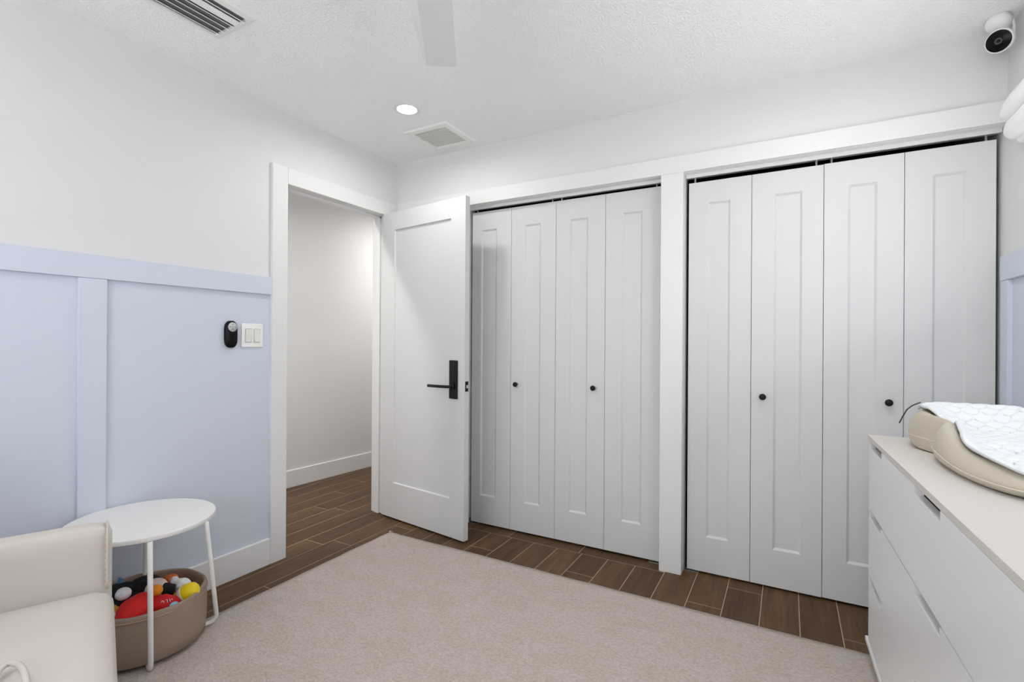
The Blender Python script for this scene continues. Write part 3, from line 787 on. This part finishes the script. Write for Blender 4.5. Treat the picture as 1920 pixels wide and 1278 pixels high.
def toy(name, parts, lab, cat='toy'):
    r_ = empty(name, BC + Vector((0, 0, .07)), label=lab, cat=cat)
    for nm, m, fn in parts:
        bm = BM(); fn(bm); obj(nm, bm, m, r_, smooth=True)
    return r_
def bl(c, s, rot=(0, 0, 0), **k): return lambda bm: blob(bm, c, s, rot, **k)
zt = BC.z
toy('black_plush_toy', [('plush_body', 'black_plush', bl((.175, -1.715, .190), (.095, .075, .050), (.1, .1, .6), noise=.18, freq=1.6, seed=3)),
                        ('plush_arm', 'black_plush', lambda bm: tube(bm, [(.22, -1.68, .225), (.27, -1.645, .222), (.315, -1.605, .210)], .02, 14, radii=[.028, .024, .020])),
                        ('plush_hood', 'black_plush', bl((.190, -1.645, .214), (.062, .050, .034), (0, 0, .6), noise=.12, freq=2, seed=9))], 'soft black plush toy slumped against the back of the basket')
toy('pink_plush_ball', [('ball', 'pink_plush', bl((.262, -1.643, .219), (.042, .040, .036), noise=.05))], 'pale pink plush ball lying on the black plush toy')
toy('red_plush_toy', [('plush_body', 'red_plush', bl((.325, -1.735, .190), (.062, .070, .054), (.15, -.1, .5), noise=.10, freq=1.7, seed=5)),
                      ('plush_leg', 'red_plush', lambda bm: tube(bm, [(.350, -1.70, .195), (.378, -1.665, .200), (.385, -1.625, .185)], .03, 16, radii=[.034, .033, .022])),
                      ('white_foot', 'white_plush', bl((.290, -1.803, .190), (.018, .018, .018), noise=.1)),
                      ('white_marks', 'white_plush', lambda bm: [tube(bm, p, .0013, 6) for p in
                        ([(.4000, -1.6900, .219), (.3990, -1.6865, .225), (.4020, -1.6835, .223), (.4040, -1.6830, .216)], [(.4030, -1.6760, .224), (.4040, -1.6710, .224), (.4090, -1.6730, .214)], [(.4050, -1.6640, .223), (.4090, -1.6635, .214)], [(.4060, -1.6580, .222), (.4085, -1.6560, .217)])])],
    'red plush toy with small white marks lying at the basket front')
toy('white_plush_ball', [('ball', 'white_plush', bl((.262, -1.752, .245), (.024, .025, .022), noise=.06))], 'white plush ball resting on the red plush toy')
toy('orange_plush_ball', [('ball', 'orange_plush', bl((.325, -1.672, .238), (.022, .022, .021), noise=.04))], 'small orange plush ball beside the red plush toy')
toy('orange_crinkle_toy', [('crinkle_body', 'orange_crinkle', bl((.205, -1.562, .196), (.038, .030, .026), noise=.35, freq=4, seed=2))], 'shiny orange crinkle toy at the back basket rim')
toy('white_mitten_toy', [('mitten_palm', 'white_plush', bl((.292, -1.563, .206), (.032, .030, .024), (0, 0, .4), noise=.1)),
                         ('mitten_thumb', 'white_plush', bl((.262, -1.575, .218), (.017, .015, .018), noise=.1)),
                         ('mitten_cuff', 'white_plush', bl((.272, -1.592, .198), (.018, .020, .015)))], 'white stuffed mitten shape near the yellow rattle')
toy('brown_plush_toy', [('plush_body', 'mustard', bl((.240, -1.785, .178), (.045, .035, .030), noise=.2, freq=2, seed=4))], 'mustard brown plush toy beside the red plush toy').children[0].data.materials[0] = MATS['mustard']
Ry = Vector((.55, .42, .42)).to_track_quat('Z', 'Y').to_matrix().to_4x4()
def egg(r0):
    return lambda bm: lathe(bm, r0, (.380, -1.592, .204), 32, Ry)
toy('yellow_rattle', [('rattle_shell', 'yellow_plastic', egg([(.004, -.052), (.016, -.048), (.026, -.034), (.033, -.014), (.035, .006), (.033, .024), (.026, .038), (.014, .047), (.002, .050)])),
                      ('rattle_band', 'band_grey', egg([(.0325, -.018), (.0343, -.016), (.0362, -.005), (.0362, .000), (.0345, .001)]))], 'yellow egg-shaped rattle with a grey band at the basket rim')
toy('light_blue_ring', [('ring', 'light_blue', bl((.402, -1.650, .194), (.020, .018, .012), (0, .3, .5)))], 'light blue rounded toy piece tucked under the yellow rattle')
toy('blue_fin_toy', [('fin', 'blue_toy', lambda bm: tube(bm, [(.125, -1.70, .175), (.122, -1.70, .222), (.119, -1.702, .240), (.116, -1.705, .251)], .01, 14, radii=[.012, .011, .009, .004])),
                     ('tail', 'blue_toy', bl((.205, -1.795, .205), (.020, .012, .008), (0, .3, .4)))], 'dark blue finned toy behind the black plush toy')
# softer filling underneath
toy('brown_cushion', [('cushion_body', 'orange_crinkle', bl((.243, -1.668, .125), (.145, .145, .045), noise=.12, freq=2, seed=8))], 'rust brown soft toy at the bottom of the pile')

# ------------------------------------------------------------------ lounge chair at the lower left
e1, e2 = Vector((.932, -.362, 0)), Vector((-.362, -.932, 0)); CO = Vector((.605, -1.926, 0))
Mc = Matrix(((e1.x, e2.x, 0, CO.x), (e1.y, e2.y, 0, CO.y), (0, 0, 1, 0), (0, 0, 0, 1)))
chr_ = empty('lounge_chair', CO + e1*.3 + e2*.3, label='cream leather lounge chair with stitched low side panel beside the round table', cat='chair')
def cushion(name, u0, u1, v0, v1, z0, z1, rad, crown, parent, m='leather_cream', nseg=14, skew=None):
    bm = BM(); n_ = nseg
    bmesh.ops.create_cube(bm, size=1)
    bmesh.ops.subdivide_edges(bm, edges=bm.edges, cuts=n_, use_grid_fill=True)
    du, dv, dz = (u1-u0)/2, (v1-v0)/2, (z1-z0)/2; cu, cv, cz = (u0+u1)/2, (v0+v1)/2, (z0+z1)/2
    for v_ in bm.verts:
        p = Vector((v_.co.x*2*du, v_.co.y*2*dv, v_.co.z*2*dz))
        c = Vector((max(-du+rad, min(du-rad, p.x)), max(-dv+rad, min(dv-rad, p.y)), max(-dz+rad, min(dz-rad, p.z))))
        d = p - c
        if d.length > 1e-9: p = c + d.normalized()*min(d.length, rad)
        a, b_ = p.x/du, p.y/dv
        k = max(0, (1-a*a))*max(0, (1-b_*b_))
        p.z += crown*k*(1 if p.z > 0 else 0)
        if skew: p = skew(p, a, b_)
        v_.co = Mc @ (p + Vector((cu, cv, cz)))
    return obj(name, bm, m, parent, smooth=True)
cushion('seat_cushion', .001, .66, -.004, .66, .215, .442, .045, .030, chr_)
side = cushion('side_panel', -.088, .002, .0, .70, .10, .622, .030, .0, chr_)
cushion('base', .0, .64, .035, .66, .05, .222, .03, 0, chr_)
cushion('backrest', -.088, .66, .62, .80, .10, .92, .05, 0, chr_)
for u_, v_ in ((-.04, .07), (.58, .10), (-.04, .72), (.58, .72)):
    bm = BM(); lathe(bm, [(.018, 0), (.022, .06)], Mc @ Vector((u_, v_, .0136)), 16)
    obj('foot', bm, 'black_metal', chr_)
bm = BM()
sv = .012
pts = [Mc @ Vector((.0035, sv, z)) for z in [.43 + .16*k/10 for k in range(11)]] + [Mc @ Vector((-.012, sv, .620)), Mc @ Vector((-.045, sv, .6235))]
tube(bm, pts, .0028, 8); obj('stitched_seam', bm, 'leather_cream', side, smooth=True)
for k in range(9):
    bm = BM(); z = .44 + .018*k; tube(bm, [Mc @ Vector((.0040, .016, z)), Mc @ Vector((.0040, .017, z+.010))], .0009, 6)
    obj('stitch', bm, 'thread_cream', side)
bm = BM()
lp = [(.975, -2.300, .455), (.955, -2.273, .478), (.943, -2.264, .482), (.933, -2.253, .482), (.936, -2.244, .482), (.955, -2.239, .482), (.985, -2.24, .482), (1.012, -2.244, .480), (1.047, -2.252, .472), (1.08, -2.262, .450)]
tube(bm, lp, .0062, 12); obj('pull_loop', bm, 'leather_cream', chr_, smooth=True, label='cream cord loop on the seat')
